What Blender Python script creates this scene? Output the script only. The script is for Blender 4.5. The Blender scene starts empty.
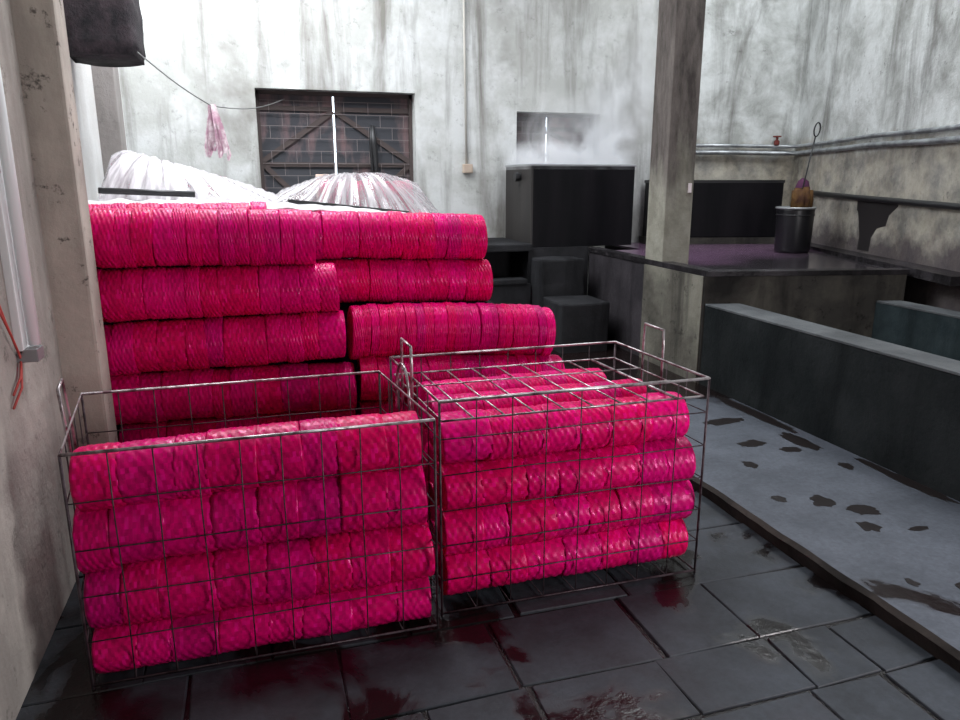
import bpy, bmesh, math, random
from math import sin, cos, pi, radians
from mathutils import Vector, Matrix, noise as mnoise

SC = bpy.context.scene
COL = SC.collection
R = random.Random(7)

# ------------------------------------------------------------------ camera, light, exposure
cd = bpy.data.cameras.new('camera')
cam = bpy.data.objects.new('camera', cd)
COL.objects.link(cam)
cam.location = (0, 0, 1.6)
cam.rotation_euler = (radians(90 - 13.85), 0, radians(-17.0))
cd.sensor_width = 36.0
cd.lens = 730.0 * 36.0 / 960.0
cd.clip_start = 0.05
SC.camera = cam

w = bpy.data.worlds.new('world')
SC.world = w
w.use_nodes = True
wb = w.node_tree.nodes['Background']
wb.inputs[0].default_value = (0.80, 0.90, 1.0, 1)
# overcast sky: dim overhead under the eaves, bright low over the open ground behind the back wall
wt = w.node_tree
w_co = wt.nodes.new('ShaderNodeTexCoord')
w_sep = wt.nodes.new('ShaderNodeSeparateXYZ')
w_mr = wt.nodes.new('ShaderNodeMapRange')
w_mr.inputs['From Min'].default_value = 0.86
w_mr.inputs['From Max'].default_value = 0.93
w_mr.inputs['To Min'].default_value = 0.05
w_mr.inputs['To Max'].default_value = 4.0
wt.links.new(w_co.outputs['Generated'], w_sep.inputs[0])
wt.links.new(w_sep.outputs[1], w_mr.inputs['Value'])
wt.links.new(w_mr.outputs[0], wb.inputs[1])


def area(name, loc, target, sx, sy, power, col=(1, 1, 1), spread=180):
    l = bpy.data.lights.new(name, 'AREA')
    l.shape = 'RECTANGLE'
    l.size, l.size_y = sx, sy
    l.energy = power
    l.color = col
    l.spread = radians(spread)
    o = bpy.data.objects.new(name, l)
    COL.objects.link(o)
    o.location = loc
    o.rotation_euler = (Vector(target) - Vector(loc)).to_track_quat('-Z', 'Y').to_euler()
    return o


area('roof_opening_light', (-0.15, 5.9, 4.2), (0.1, 6.6, 0), 2.4, 2.4, 275, (0.93, 0.97, 1.0))
area('front_roof_light', (0.75, 3.7, 4.6), (0.75, 3.5, 0), 1.3, 0.9, 68, (0.94, 0.96, 1.0))
area('right_fill_light', (3.2, 0.1, 1.30), (0.95, 2.5, 0.45), 1.0, 1.2, 84, (1.0, 0.96, 0.98))  # unseen fill light added low at the right to brighten the roll fronts
area('right_roof_light', (4.3, 5.0, 5.0), (4.6, 5.6, 0), 1.6, 2.0, 135, (0.93, 0.97, 1.0))

vs = SC.view_settings
vs.view_transform = 'Standard'
vs.look = 'None'
vs.exposure = 0.0
vs.gamma = 1.0
vs.use_curve_mapping = False
SC.cycles.volume_step_rate = 1.0
SC.cycles.max_bounces = 10
SC.cycles.volume_bounces = 8


# ------------------------------------------------------------------ helpers
class MB:
    """collects shapes, then links them as one mesh object"""

    def __init__(s):
        s.v, s.f, s.uv = [], [], None

    def add(s, vs_, fs):
        o = len(s.v)
        s.v += [tuple(p) for p in vs_]
        s.f += [tuple(i + o for i in f) for f in fs]
        return s

    def box(s, a, b):
        x0, y0, z0 = a
        x1, y1, z1 = b
        return s.add([(x0, y0, z0), (x1, y0, z0), (x1, y1, z0), (x0, y1, z0), (x0, y0, z1), (x1, y0, z1), (x1, y1, z1), (x0, y1, z1)],
                     [(0, 3, 2, 1), (4, 5, 6, 7), (0, 1, 5, 4), (1, 2, 6, 5), (2, 3, 7, 6), (3, 0, 4, 7)])

    def prism(s, poly, z0, z1):
        n = len(poly)
        z0s = z0 if isinstance(z0, (list, tuple)) else [z0] * n
        z1s = z1 if isinstance(z1, (list, tuple)) else [z1] * n
        vv = [(p[0], p[1], z) for p, z in zip(poly, z0s)] + [(p[0], p[1], z) for p, z in zip(poly, z1s)]
        ff = [tuple(range(n - 1, -1, -1)), tuple(range(n, 2 * n))]
        ff += [(i, (i + 1) % n, n + (i + 1) % n, n + i) for i in range(n)]
        return s.add(vv, ff)

    def tube(s, pts, r, n=6, closed=False):
        pts = [Vector(p) for p in pts]
        m = len(pts)
        rs = r if isinstance(r, (list, tuple)) else [r] * m
        vv, ff = [], []
        ref = None
        for i, p in enumerate(pts):
            if closed:
                t = (pts[(i + 1) % m] - pts[i - 1]).normalized()
            else:
                t = (pts[min(i + 1, m - 1)] - pts[max(i - 1, 0)]).normalized()
            if ref is None:
                ref = t.orthogonal().normalized()
            u = (ref - t * ref.dot(t)).normalized()
            ref = u
            v = t.cross(u)
            for k in range(n):
                a = 2 * pi * k / n
                vv.append(p + (u * cos(a) + v * sin(a)) * rs[i])
        for i in range(m if closed else m - 1):
            j = (i + 1) % m
            for k in range(n):
                ff.append((i * n + k, i * n + (k + 1) % n, j * n + (k + 1) % n, j * n + k))
        if not closed:
            ff.append(tuple(range(n - 1, -1, -1)))
            ff.append(tuple((m - 1) * n + k for k in range(n)))
        return s.add(vv, ff)

    def lathe(s, prof, c=(0, 0, 0), n=24):
        vv, ff = [], []
        m = len(prof)
        for (r, z) in prof:
            for k in range(n):
                a = 2 * pi * k / n
                vv.append((c[0] + r * cos(a), c[1] + r * sin(a), c[2] + z))
        for i in range(m - 1):
            for k in range(n):
                ff.append((i * n + k, i * n + (k + 1) % n, (i + 1) * n + (k + 1) % n, (i + 1) * n + k))
        ff.append(tuple(range(n - 1, -1, -1)))
        ff.append(tuple((m - 1) * n + k for k in range(n)))
        return s.add(vv, ff)

    def grid(s, fn, nu, nv):
        vv = [fn(i / nu, j / nv) for j in range(nv + 1) for i in range(nu + 1)]
        ff = [(j * (nu + 1) + i, j * (nu + 1) + i + 1, (j + 1) * (nu + 1) + i + 1, (j + 1) * (nu + 1) + i) for j in range(nv) for i in range(nu)]
        return s.add(vv, ff)

    def mesh(s, name, mat, off=(0, 0, 0), smooth=False, bevel=0, fixn=True):
        me = bpy.data.meshes.new(name)
        me.from_pydata([(p[0] - off[0], p[1] - off[1], p[2] - off[2]) for p in s.v], [], s.f)
        bm = bmesh.new()
        bm.from_mesh(me)
        if fixn:
            bmesh.ops.recalc_face_normals(bm, faces=bm.faces)
        if bevel:
            bmesh.ops.bevel(bm, geom=list(bm.edges), offset=bevel, segments=2, affect='EDGES', profile=0.6)
        bm.to_mesh(me)
        bm.free()
        me.materials.append(mat)
        if s.uv:
            lay = me.uv_layers.new(name='UVMap')
            for lp in me.loops:
                lay.data[lp.index].uv = s.uv[lp.vertex_index]
        if smooth:
            for p in me.polygons:
                p.use_smooth = True
        return me

    def build(s, name, mat, parent=None, smooth=False, bevel=0, off=None):
        if off is None:
            off = (0, 0, 0)
            q = parent
            while q is not None:
                off = tuple(a + b for a, b in zip(off, q.location))
                q = q.parent
        me = s.mesh(name, mat, off, smooth, bevel)
        o = bpy.data.objects.new(name, me)
        COL.objects.link(o)
        o.parent = parent
        return o


def tag(o, label=None, cat=None, group=None, kind=None):
    if label: o['label'] = label
    if cat: o['category'] = cat
    if group: o['group'] = group
    if kind: o['kind'] = kind
    return o


def thing(name, loc, label, cat, group=None, kind=None):
    o = bpy.data.objects.new(name, None)
    COL.objects.link(o)
    o.location = loc
    o.empty_display_size = 0.1
    return tag(o, label, cat, group, kind)


def subdiv_jitter(o, cuts, amp, scale=3.0):
    """subdivide a block and roughen it with smooth noise"""
    bm = bmesh.new()
    bm.from_mesh(o.data)
    bmesh.ops.subdivide_edges(bm, edges=bm.edges[:], cuts=cuts, use_grid_fill=True)
    for v in bm.verts:
        n = mnoise.noise_vector(v.co * scale + Vector((3.1, 1.7, 9.2)))
        v.co += n * amp
    bm.to_mesh(o.data)
    bm.free()


# ------------------------------------------------------------------ materials
class NT:
    def __init__(s, name):
        s.m = bpy.data.materials.new(name)
        s.m.use_nodes = True
        s.t = s.m.node_tree
        s.p = s.t.nodes['Principled BSDF']
        s.out = s.t.nodes['Material Output']
        s.co = s.n('ShaderNodeTexCoord')

    def n(s, typ, **kw):
        nd = s.t.nodes.new(typ)
        for k, v in kw.items(): setattr(nd, k, v)
        return nd

    def l(s, a, b):
        s.t.links.new(a, b)

    def mapping(s, scale=(1, 1, 1), loc=(0, 0, 0), rot=(0, 0, 0), src='Object'):
        mp = s.n('ShaderNodeMapping')
        mp.inputs['Scale'].default_value = scale
        mp.inputs['Location'].default_value = loc
        mp.inputs['Rotation'].default_value = rot
        s.l(s.co.outputs[src], mp.inputs[0])
        return mp.outputs[0]

    def noise(s, scale, detail=6, rough=0.6, vec=None, dist=0.0):
        nd = s.n('ShaderNodeTexNoise')
        nd.inputs['Scale'].default_value = scale
        nd.inputs['Detail'].default_value = detail
        nd.inputs['Roughness'].default_value = rough
        nd.inputs['Distortion'].default_value = dist
        s.l(vec if vec is not None else s.co.outputs['Object'], nd.inputs['Vector'])
        return nd.outputs['Fac']

    def ramp(s, fac, stops, interp='LINEAR'):
        r = s.n('ShaderNodeValToRGB')
        r.color_ramp.interpolation = interp
        e = r.color_ramp.elements
        while len(e) < len(stops): e.new(0.5)
        for el, (p, c) in zip(e, stops):
            el.position = p
            el.color = (c, c, c, 1) if isinstance(c, (int, float)) else (*c, 1)
        s.l(fac, r.inputs[0])
        return r.outputs[0]

    def mix(s, fac, a, b, mode='MIX'):
        m = s.n('ShaderNodeMix', data_type='RGBA', blend_type=mode)
        if isinstance(fac, (int, float)): m.inputs[0].default_value = fac
        else: s.l(fac, m.inputs[0])
        for v, i in ((a, 6), (b, 7)):
            if isinstance(v, tuple): m.inputs[i].default_value = (*v, 1)
            else: s.l(v, m.inputs[i])
        return m.outputs[2]

    def math(s, op, a, b=0.0):
        m = s.n('ShaderNodeMath', operation=op)
        for v, i in ((a, 0), (b, 1)):
            if isinstance(v, (int, float)): m.inputs[i].default_value = v
            else: s.l(v, m.inputs[i])
        return m.outputs[0]

    def bump(s, h, strength=0.3, dist=0.02):
        b = s.n('ShaderNodeBump')
        b.inputs['Strength'].default_value = strength
        b.inputs['Distance'].default_value = dist
        s.l(h, b.inputs['Height'])
        s.l(b.outputs[0], s.p.inputs['Normal'])

    def set(s, col=None, rough=None, metal=None, spec=None):
        for k, v in (('Base Color', col), ('Roughness', rough), ('Metallic', metal), ('Specular IOR Level', spec)):
            if v is None: continue
            if isinstance(v, tuple): s.p.inputs[k].default_value = (*v, 1)
            elif isinstance(v, (int, float)): s.p.inputs[k].default_value = v
            else: s.l(v, s.p.inputs[k])
        return s.m


def concrete(name, light, mid, stain, lo=0.42, hi=0.62, streak=0.5, patch=(0.55, 0.68), rough=0.9, offs=(0, 0, 0), spots=0.0, bumpk=0.35):
    k = NT(name)
    base = k.mix(k.ramp(k.noise(2.2, 8, 0.65, k.mapping(loc=offs)), [(lo, 0.0), (hi, 1.0)]), mid, light)
    st = k.noise(1.0, 6, 0.62, k.mapping((3.2, 3.2, 0.38), offs), 0.4)
    big = k.noise(0.85, 5, 0.6, k.mapping(loc=tuple(o + 5 for o in offs)), 0.3)
    f = k.math('MULTIPLY', k.ramp(st, [(0.47, 0.0), (0.66, 1.0)]), streak)
    f = k.math('MAXIMUM', f, k.math('MULTIPLY', k.ramp(big, [(patch[0], 0.0), (patch[1], 1.0)]), streak))
    c = k.mix(f, base, stain)
    if spots:
        sp = k.ramp(k.noise(9.0, 5, 0.75, k.mapping(loc=(4, 4, 4))), [(0.585, 0.0), (0.66, 1.0)])
        c = k.mix(k.math('MULTIPLY', sp, spots), c, tuple(x * 0.35 for x in stain))
    k.set(c, rough, 0, 0.25 if light[0] > 0.1 else 0.12)
    k.bump(k.noise(22, 6, 0.7), bumpk, 0.02)
    return k.m


M = {}
M['wall_back'] = concrete('wall_back_plaster', (0.54, 0.55, 0.55), (0.40, 0.405, 0.39), (0.14, 0.13, 0.115), streak=0.85, patch=(0.53, 0.70), spots=0.25)
M['wall_right'] = concrete('wall_right_plaster', (0.46, 0.48, 0.47), (0.33, 0.34, 0.31), (0.07, 0.065, 0.055), streak=0.8, patch=(0.52, 0.66), offs=(3, 1, 2), spots=0.5)
k = NT('wall_right_plaster')
m1 = k.ramp(k.noise(2.6, 9, 0.68, k.mapping(loc=(3, 1, 2)), 0.3), [(0.36, 0.0), (0.60, 1.0)])
c = k.mix(m1, (0.34, 0.35, 0.335), (0.60, 0.62, 0.615))
drip = k.ramp(k.noise(1.0, 7, 0.65, k.mapping((2.6, 2.6, 0.45), (3, 1, 2)), 0.6), [(0.52, 0.0), (0.68, 1.0)])
c = k.mix(k.math('MULTIPLY', drip, 0.72), c, (0.10, 0.095, 0.085))
sx = k.n('ShaderNodeSeparateXYZ')
k.l(k.co.outputs['Object'], sx.inputs[0])
wob = k.math('MULTIPLY', k.math('SUBTRACT', k.noise(3.0, 6, 0.65), 0.5), 0.7)
zz = k.math('ADD', sx.outputs[2], wob)
band = k.ramp(zz, [(0.0, 1.0), (0.5, 1.0)])
under = k.n('ShaderNodeMapRange')
k.l(zz, under.inputs['Value'])
for nm_, v_ in (('From Min', 2.02), ('From Max', 1.86), ('To Min', 0.0), ('To Max', 1.0)): under.inputs[nm_].default_value = v_
tan_ = k.mix(k.ramp(k.noise(4.5, 7, 0.7, k.mapping(loc=(1, 7, 3))), [(0.36, 0.0), (0.62, 1.0)]), (0.10, 0.085, 0.065), (0.40, 0.35, 0.27))
c = k.mix(k.math('MULTIPLY', under.outputs[0], 0.72), c, tan_)
low_ = k.n('ShaderNodeMapRange')
k.l(zz, low_.inputs['Value'])
for nm_, v_ in (('From Min', 1.22), ('From Max', 1.02), ('To Min', 0.0), ('To Max', 1.0)): low_.inputs[nm_].default_value = v_
c = k.mix(k.math('MULTIPLY', low_.outputs[0], 0.8), c, (0.055, 0.040, 0.050))
spk = k.ramp(k.noise(9.0, 5, 0.75, k.mapping(loc=(4, 4, 4))), [(0.62, 0.0), (0.70, 1.0)])
c = k.mix(k.math('MULTIPLY', spk, 0.5), c, (0.05, 0.045, 0.04))
k.set(c, 0.85, 0, 0.25)
k.bump(k.noise(18, 7, 0.7), 0.45, 0.025)
M['wall_right'] = k.m
M['wall_left'] = concrete('wall_left_plaster', (0.54, 0.51, 0.46), (0.42, 0.395, 0.36), (0.16, 0.145, 0.13), streak=0.5, offs=(7, 2, 1), spots=0.4)
M['wall_bay'] = concrete('wall_bay_plaster', (0.74, 0.74, 0.74), (0.66, 0.65, 0.64), (0.4, 0.38, 0.36), streak=0.3, offs=(1, 6, 2))
M['pillar_left'] = concrete('pillar_left_plaster', (0.5, 0.46, 0.4), (0.39, 0.355, 0.31), (0.12, 0.11, 0.1), streak=0.5, offs=(2, 8, 3), spots=0.8)
M['pillar_low'] = concrete('pillar_base_plaster', (0.21, 0.20, 0.165), (0.13, 0.12, 0.10), (0.035, 0.032, 0.028), streak=0.8, patch=(0.5, 0.64), offs=(6, 3, 5), spots=0.6)
k = NT('pillar_right_concrete')
sx = k.n('ShaderNodeSeparateXYZ')
k.l(k.co.outputs['Object'], sx.inputs[0])
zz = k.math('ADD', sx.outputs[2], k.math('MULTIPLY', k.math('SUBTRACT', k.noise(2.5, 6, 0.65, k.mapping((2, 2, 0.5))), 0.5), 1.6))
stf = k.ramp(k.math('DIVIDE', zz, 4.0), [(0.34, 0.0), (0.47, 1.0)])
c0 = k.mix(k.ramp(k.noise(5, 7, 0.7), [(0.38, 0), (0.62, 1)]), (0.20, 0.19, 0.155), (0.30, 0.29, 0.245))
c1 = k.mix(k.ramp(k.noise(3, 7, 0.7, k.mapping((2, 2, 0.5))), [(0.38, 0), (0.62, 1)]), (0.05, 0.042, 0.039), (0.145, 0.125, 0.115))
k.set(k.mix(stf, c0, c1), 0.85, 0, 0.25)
k.bump(k.noise(22, 6, 0.7), 0.35, 0.02)
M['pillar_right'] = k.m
M['tank'] = concrete('tank_concrete', (0.020, 0.023, 0.024), (0.010, 0.0125, 0.0135), (0.004, 0.0052, 0.006), streak=0.75, offs=(2, 5, 9), spots=0.3, rough=0.75)
M['tank_rim'] = concrete('tank_rim_concrete', (0.125, 0.132, 0.137), (0.08, 0.086, 0.092), (0.028, 0.03, 0.033), streak=0.5, rough=0.6)
M['tank_inside'] = concrete('tank_inside_concrete', (0.035, 0.048, 0.052), (0.02, 0.03, 0.034), (0.007, 0.01, 0.011), streak=0.7, offs=(8, 1, 4), rough=0.55)
M['platform_front'] = concrete('platform_front_concrete', (0.085, 0.078, 0.066), (0.045, 0.042, 0.038), (0.01, 0.009, 0.009), streak=0.9, offs=(5, 5, 1), spots=0.6, rough=0.7)
M['platform_side'] = concrete('platform_side_concrete', (0.050, 0.044, 0.050), (0.030, 0.027, 0.031), (0.010, 0.009, 0.010), streak=0.7, offs=(2, 2, 1), rough=0.7)
M['wet_rim'] = concrete('wet_rim_concrete', (0.05, 0.045, 0.05), (0.018, 0.016, 0.018), (0.006, 0.006, 0.006), streak=0.8, rough=0.25)
M['dark_block'] = concrete('soot_concrete', (0.028, 0.028, 0.031), (0.018, 0.018, 0.02), (0.006, 0.006, 0.007), streak=0.8, offs=(9, 2, 6), rough=0.7)
M['slab'] = None


def wet_floor(name, dry, dark, stain, pud_lo, pud_hi, seed, redness, wet_y=None):
    k = NT(name)
    base = k.mix(k.ramp(k.noise(3.0, 8, 0.7, k.mapping(loc=seed)), [(0.35, 0.0), (0.65, 1.0)]), dark, dry)
    fine = k.ramp(k.noise(40, 4, 0.7), [(0.3, 0.75), (0.7, 1.15)])
    base = k.mix(1.0, base, fine, 'MULTIPLY')
    pud = k.ramp(k.noise(2.1, 5, 0.55, k.mapping(loc=tuple(a + 3 for a in seed)), 0.5), [(pud_lo, 0.0), (pud_hi, 1.0)])
    if wet_y:
        sx = k.n('ShaderNodeSeparateXYZ')
        k.l(k.co.outputs['Object'], sx.inputs[0])
        yy = k.math('ADD', k.math('SUBTRACT', sx.outputs[1], wet_y), k.math('MULTIPLY', k.math('SUBTRACT', k.noise(2.5, 5, 0.6), 0.5), 1.2))
        pud = k.math('MAXIMUM', pud, k.ramp(yy, [(0.0, 0.0), (0.12, 1.0)]))
    c = k.mix(pud, base, stain)
    red = k.ramp(k.noise(1.7, 4, 0.6, k.mapping(loc=tuple(a + 11 for a in seed)), 0.6), [(0.52, 0.0), (0.66, 1.0)])
    c = k.mix(k.math('MULTIPLY', red, redness), c, (0.04, 0.007, 0.007))
    rg = k.ramp(pud, [(0.0, 0.62), (1.0, 0.12)])
    k.set(c, rg, 0, 0.4)
    k.bump(k.noise(14, 6, 0.7), 0.35, 0.012)
    return k.m


M['slab'] = wet_floor('slab_concrete', (0.086, 0.096, 0.118), (0.050, 0.057, 0.071), (0.010, 0.006, 0.006), 0.66, 0.70, (1, 2, 3), 0.0, 4.25)
M['curb'] = concrete('curb_edge_concrete', (0.055, 0.045, 0.04), (0.03, 0.026, 0.024), (0.01, 0.009, 0.008), streak=0.7, rough=0.8)
M['paving'] = wet_floor('paving_stone', (0.041, 0.048, 0.060), (0.016, 0.019, 0.024), (0.008, 0.006, 0.006), 0.54, 0.60, (5, 1, 0), 0.12)
k = NT('wet_joint')
k.set((0.008, 0.006, 0.006), 0.12, 0, 0.6)
k.bump(k.noise(60, 4, 0.7), 0.8, 0.01)
M['joint'] = k.m

k = NT('wire_steel')
k.set(k.mix(k.ramp(k.noise(30, 4), [(0.4, 0), (0.6, 1)]), (0.085, 0.06, 0.07), (0.03, 0.018, 0.022)), 0.45, 0.4, 0.4)
M['wire'] = k.m
k = NT('rail_steel')
k.set(k.mix(k.ramp(k.noise(18, 4), [(0.45, 0), (0.62, 1)]), (0.50, 0.47, 0.48), (0.14, 0.09, 0.10)), 0.36, 0.7, 0.5)
M['rail'] = k.m
k = NT('galvanised_pipe')
k.set(k.mix(k.ramp(k.noise(7, 5), [(0.4, 0), (0.62, 1)]), (0.42, 0.44, 0.46), (0.22, 0.23, 0.24)), 0.4, 0.7, 0.5)
M['pipe'] = k.m
M['black_iron'] = NT('black_iron').set((0.02, 0.02, 0.022), 0.4, 0.3, 0.5)
k = NT('soot_steel')
k.set(k.mix(k.ramp(k.noise(1.0, 6, 0.65, k.mapping((4, 4, 0.5))), [(0.4, 0), (0.65, 1)]), (0.003, 0.0032, 0.0042), (0.008, 0.007, 0.009)), 0.5, 0.0, 0.12)
k.bump(k.noise(12, 5), 0.2, 0.01)
M['soot_steel'] = k.m
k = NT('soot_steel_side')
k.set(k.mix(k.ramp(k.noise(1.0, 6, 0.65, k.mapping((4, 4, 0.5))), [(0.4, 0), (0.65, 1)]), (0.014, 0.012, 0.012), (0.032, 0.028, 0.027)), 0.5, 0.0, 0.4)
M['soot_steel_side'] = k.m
M['black_plastic'] = NT('black_plastic').set((0.009, 0.009, 0.011), 0.35, 0, 0.5)
M['white_plastic'] = NT('lamp_tube_white').set((0.82, 0.86, 0.86), 0.35, 0, 0.5)
M['grey_metal'] = NT('grey_cap').set((0.30, 0.31, 0.32), 0.4, 0.5, 0.5)
M['white_metal'] = NT('white_metal').set((0.8, 0.82, 0.82), 0.4, 0.0, 0.5)
M['red_wire'] = NT('red_wire').set((0.45, 0.06, 0.05), 0.5, 0, 0.4)
M['grey_wire'] = NT('line_wire').set((0.16, 0.16, 0.16), 0.5, 0.3, 0.4)
M['conduit'] = NT('conduit_paint').set((0.50, 0.48, 0.44), 0.6, 0, 0.3)
M['box_tan'] = NT('tan_plastic').set((0.40, 0.32, 0.26), 0.6, 0, 0.3)
M['red_valve'] = NT('red_paint').set((0.14, 0.025, 0.02), 0.5, 0, 0.4)
k = NT('shutter_wood')
k.set(k.mix(k.ramp(k.noise(1.4, 5, 0.6, k.mapping((2.0, 2.0, 0.7))), [(0.46, 0.0), (0.64, 1.0)]), (0.05, 0.052, 0.060), (0.21, 0.13, 0.13)), 0.85, 0, 0.2)
M['shutter'] = k.m
M['shutter_rail'] = NT('shutter_rail_wood').set((0.07, 0.055, 0.053), 0.85, 0, 0.2)
M['grille'] = NT('grille_wire').set((0.17, 0.145, 0.145), 0.6, 0.2, 0.3)
k = NT('tarpaulin')
k.set(k.mix(k.ramp(k.noise(9, 6, 0.7), [(0.35, 0), (0.65, 1)]), (0.012, 0.012, 0.014), (0.045, 0.035, 0.04)), 0.85, 0, 0.2)
k.bump(k.noise(30, 5, 0.7), 0.6, 0.02)
M['tarp'] = k.m
k = NT('brown_cloth')
k.set(k.mix(k.ramp(k.noise(8, 4), [(0.4, 0), (0.6, 1)]), (0.05, 0.022, 0.013), (0.115, 0.06, 0.02)), 0.85, 0, 0.2)
M['brown_cloth'] = k.m
M['purple_cloth'] = NT('purple_cloth').set((0.075, 0.025, 0.06), 0.85, 0, 0.2)
M['paper'] = NT('paper').set((0.75, 0.55, 0.48), 0.8, 0, 0.2)
M['white_paper'] = NT('white_paper').set((0.75, 0.66, 0.68), 0.8, 0, 0.2)
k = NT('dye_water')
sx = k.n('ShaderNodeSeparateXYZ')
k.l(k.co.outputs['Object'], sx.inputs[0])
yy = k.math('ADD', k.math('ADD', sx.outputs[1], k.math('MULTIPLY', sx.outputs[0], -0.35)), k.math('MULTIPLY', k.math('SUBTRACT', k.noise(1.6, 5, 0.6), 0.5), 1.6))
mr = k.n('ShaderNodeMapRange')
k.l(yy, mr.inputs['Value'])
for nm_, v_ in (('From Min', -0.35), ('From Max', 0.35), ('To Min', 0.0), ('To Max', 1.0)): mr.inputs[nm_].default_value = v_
k.set(k.mix(mr.outputs[0], (0.03, 0.026, 0.030), (0.15, 0.085, 0.145)), 0.14, 0, 0.4)  # lilac towards the back: reflection of the lit wall painted into the water colour
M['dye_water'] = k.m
k = NT('strip_plastic')
k.set(k.mix(k.ramp(k.noise(14, 3), [(0.42, 0), (0.6, 1)]), (0.46, 0.26, 0.34), (0.68, 0.58, 0.61)), 0.4, 0, 0.4)
M['strip'] = k.m

# dyed weave: every segment differs a little through Object Info
k = NT('pink_weave')
oi = k.n('ShaderNodeObjectInfo')
c = k.ramp(oi.outputs['Random'], [(0.0, (0.60, 0.0012, 0.125)), (0.35, (0.68, 0.0012, 0.09)), (0.7, (0.72, 0.0015, 0.15)), (1.0, (0.50, 0.0012, 0.125))])
uvm = k.mapping((1, 1, 1), src='UV')
cell = k.n('ShaderNodeTexWhiteNoise', noise_dimensions='2D')
snap = k.n('ShaderNodeVectorMath', operation='SNAP')
k.l(k.co.outputs['UV'], snap.inputs[0])
snap.inputs[1].default_value = (1 / 36, 1 / 14, 1)
k.l(snap.outputs[0], cell.inputs['Vector'])
cr = k.ramp(cell.outputs['Value'], [(0.0, 0.68), (0.6, 0.93), (1.0, 1.05)])
c = k.mix(1.0, c, cr, 'MULTIPLY')
hi_ = k.ramp(cell.outputs['Value'], [(0.78, 0.0), (1.0, 0.38)])
c = k.mix(hi_, c, (0.92, 0.014, 0.33))
k.set(c, k.ramp(cell.outputs['Value'], [(0, 0.48), (0.6, 0.36), (1, 0.16)]), 0, 0.23)
k.p.inputs['Specular Tint'].default_value = (1.0, 0.42, 0.75, 1)
k.bump(k.noise(24, 2, 0.5, k.mapping((1, 0.25, 1), src='UV')), 0.3, 0.004)
M['weave'] = k.m


def sheet_mat(name, lo, hi, smin, smax, col, scale):
    """thin plastic: cloudy where it is gathered in folds, clear between them"""
    k = NT(name)
    f = k.ramp(k.noise(1.0, 5, 0.6, k.mapping(scale, src='UV')), [(lo, smin), (hi, smax)])
    tr = k.n('ShaderNodeBsdfTransparent')
    mx = k.n('ShaderNodeMixShader')
    k.set(col, 0.20, 0, 0.5)
    k.l(f, mx.inputs[0])
    k.l(tr.outputs[0], mx.inputs[1])
    k.l(k.p.outputs[0], mx.inputs[2])
    k.l(mx.outputs[0], k.out.inputs[0])
    return k.m


M['sheet'] = sheet_mat('plastic_sheet', 0.40, 0.66, 0.18, 0.82, (0.46, 0.44, 0.46), (26, 2.0, 1))
M['sheet_b'] = sheet_mat('plastic_sheet_folds', 0.36, 0.56, 0.30, 1.0, (0.62, 0.59, 0.62), (14, 4.0, 1))
M['cover'] = sheet_mat('white_cover', 0.28, 0.48, 0.72, 1.0, (0.75, 0.73, 0.75), (9, 4, 1))

# ------------------------------------------------------------------ the setting
ZT = 5.2


def S(o, cat=None):
    o['kind'] = 'structure'
    return o


# walls
wbk = MB()
y0, y1 = 7.55, 7.80
W1 = (0.10, 1.63, 1.36, 2.44)
W2 = (2.71, 3.665, 1.62, 2.295)
wbk.box((-1.35, y0, 0), (W1[0], y1, ZT)).box((W1[0], y0, 0), (W1[1], y1, W1[2])).box((W1[0], y0, W1[3]), (W1[1], y1, ZT))
wbk.box((W1[1], y0, 0), (W2[0], y1, ZT)).box((W2[0], y0, 0), (W2[1], y1, W2[2])).box((W2[0], y0, W2[3]), (W2[1], y1, ZT)).box((W2[1], y0, 0), (4.7, y1, ZT))
S(wbk.build('wall_back', M['wall_back']))
S(MB().prism([(4.6, 7.55), (5.94, 7.2), (6.05, 7.5), (4.66, 7.86)], 0, ZT).build('wall_back_right', M['wall_right']))
S(MB().prism([(5.94, 7.2), (4.10, 1.56), (4.35, 1.48), (6.25, 7.3)], 0, ZT).build('wall_right', M['wall_right']))
S(MB().prism([(-1.05, 3.42), (-1.05, 7.55), (-1.35, 7.55), (-1.35, 3.42)], 0, ZT).build('wall_left_bay', M['wall_bay']))
S(MB().prism([(-0.80, -1.0), (-0.80, 3.45), (-1.35, 3.45), (-1.35, -1.0)], 0, ZT).build('wall_left', M['wall_left']))
pl = MB().box((-0.90, 3.30, 0), (-0.655, 3.48, ZT)).build('pillar_left_near', M['pillar_left'], bevel=0.012)
S(pl)
M['pillar_far'] = concrete('pillar_far_plaster', (0.30, 0.275, 0.265), (0.25, 0.23, 0.22), (0.12, 0.11, 0.10), streak=0.3, offs=(2, 8, 3), spots=0.3)
S(MB().box((-1.1, 6.25, 0), (-0.905, 6.5, ZT)).build('pillar_left_far', M['pillar_far'], bevel=0.008))
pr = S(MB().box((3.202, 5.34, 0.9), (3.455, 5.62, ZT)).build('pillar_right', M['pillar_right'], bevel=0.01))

S(MB().box((3.188, 4.72, 0.05), (3.199, 5.60, 0.90)).build('pillar_base', M['pillar_low'], bevel=0.002))

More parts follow.
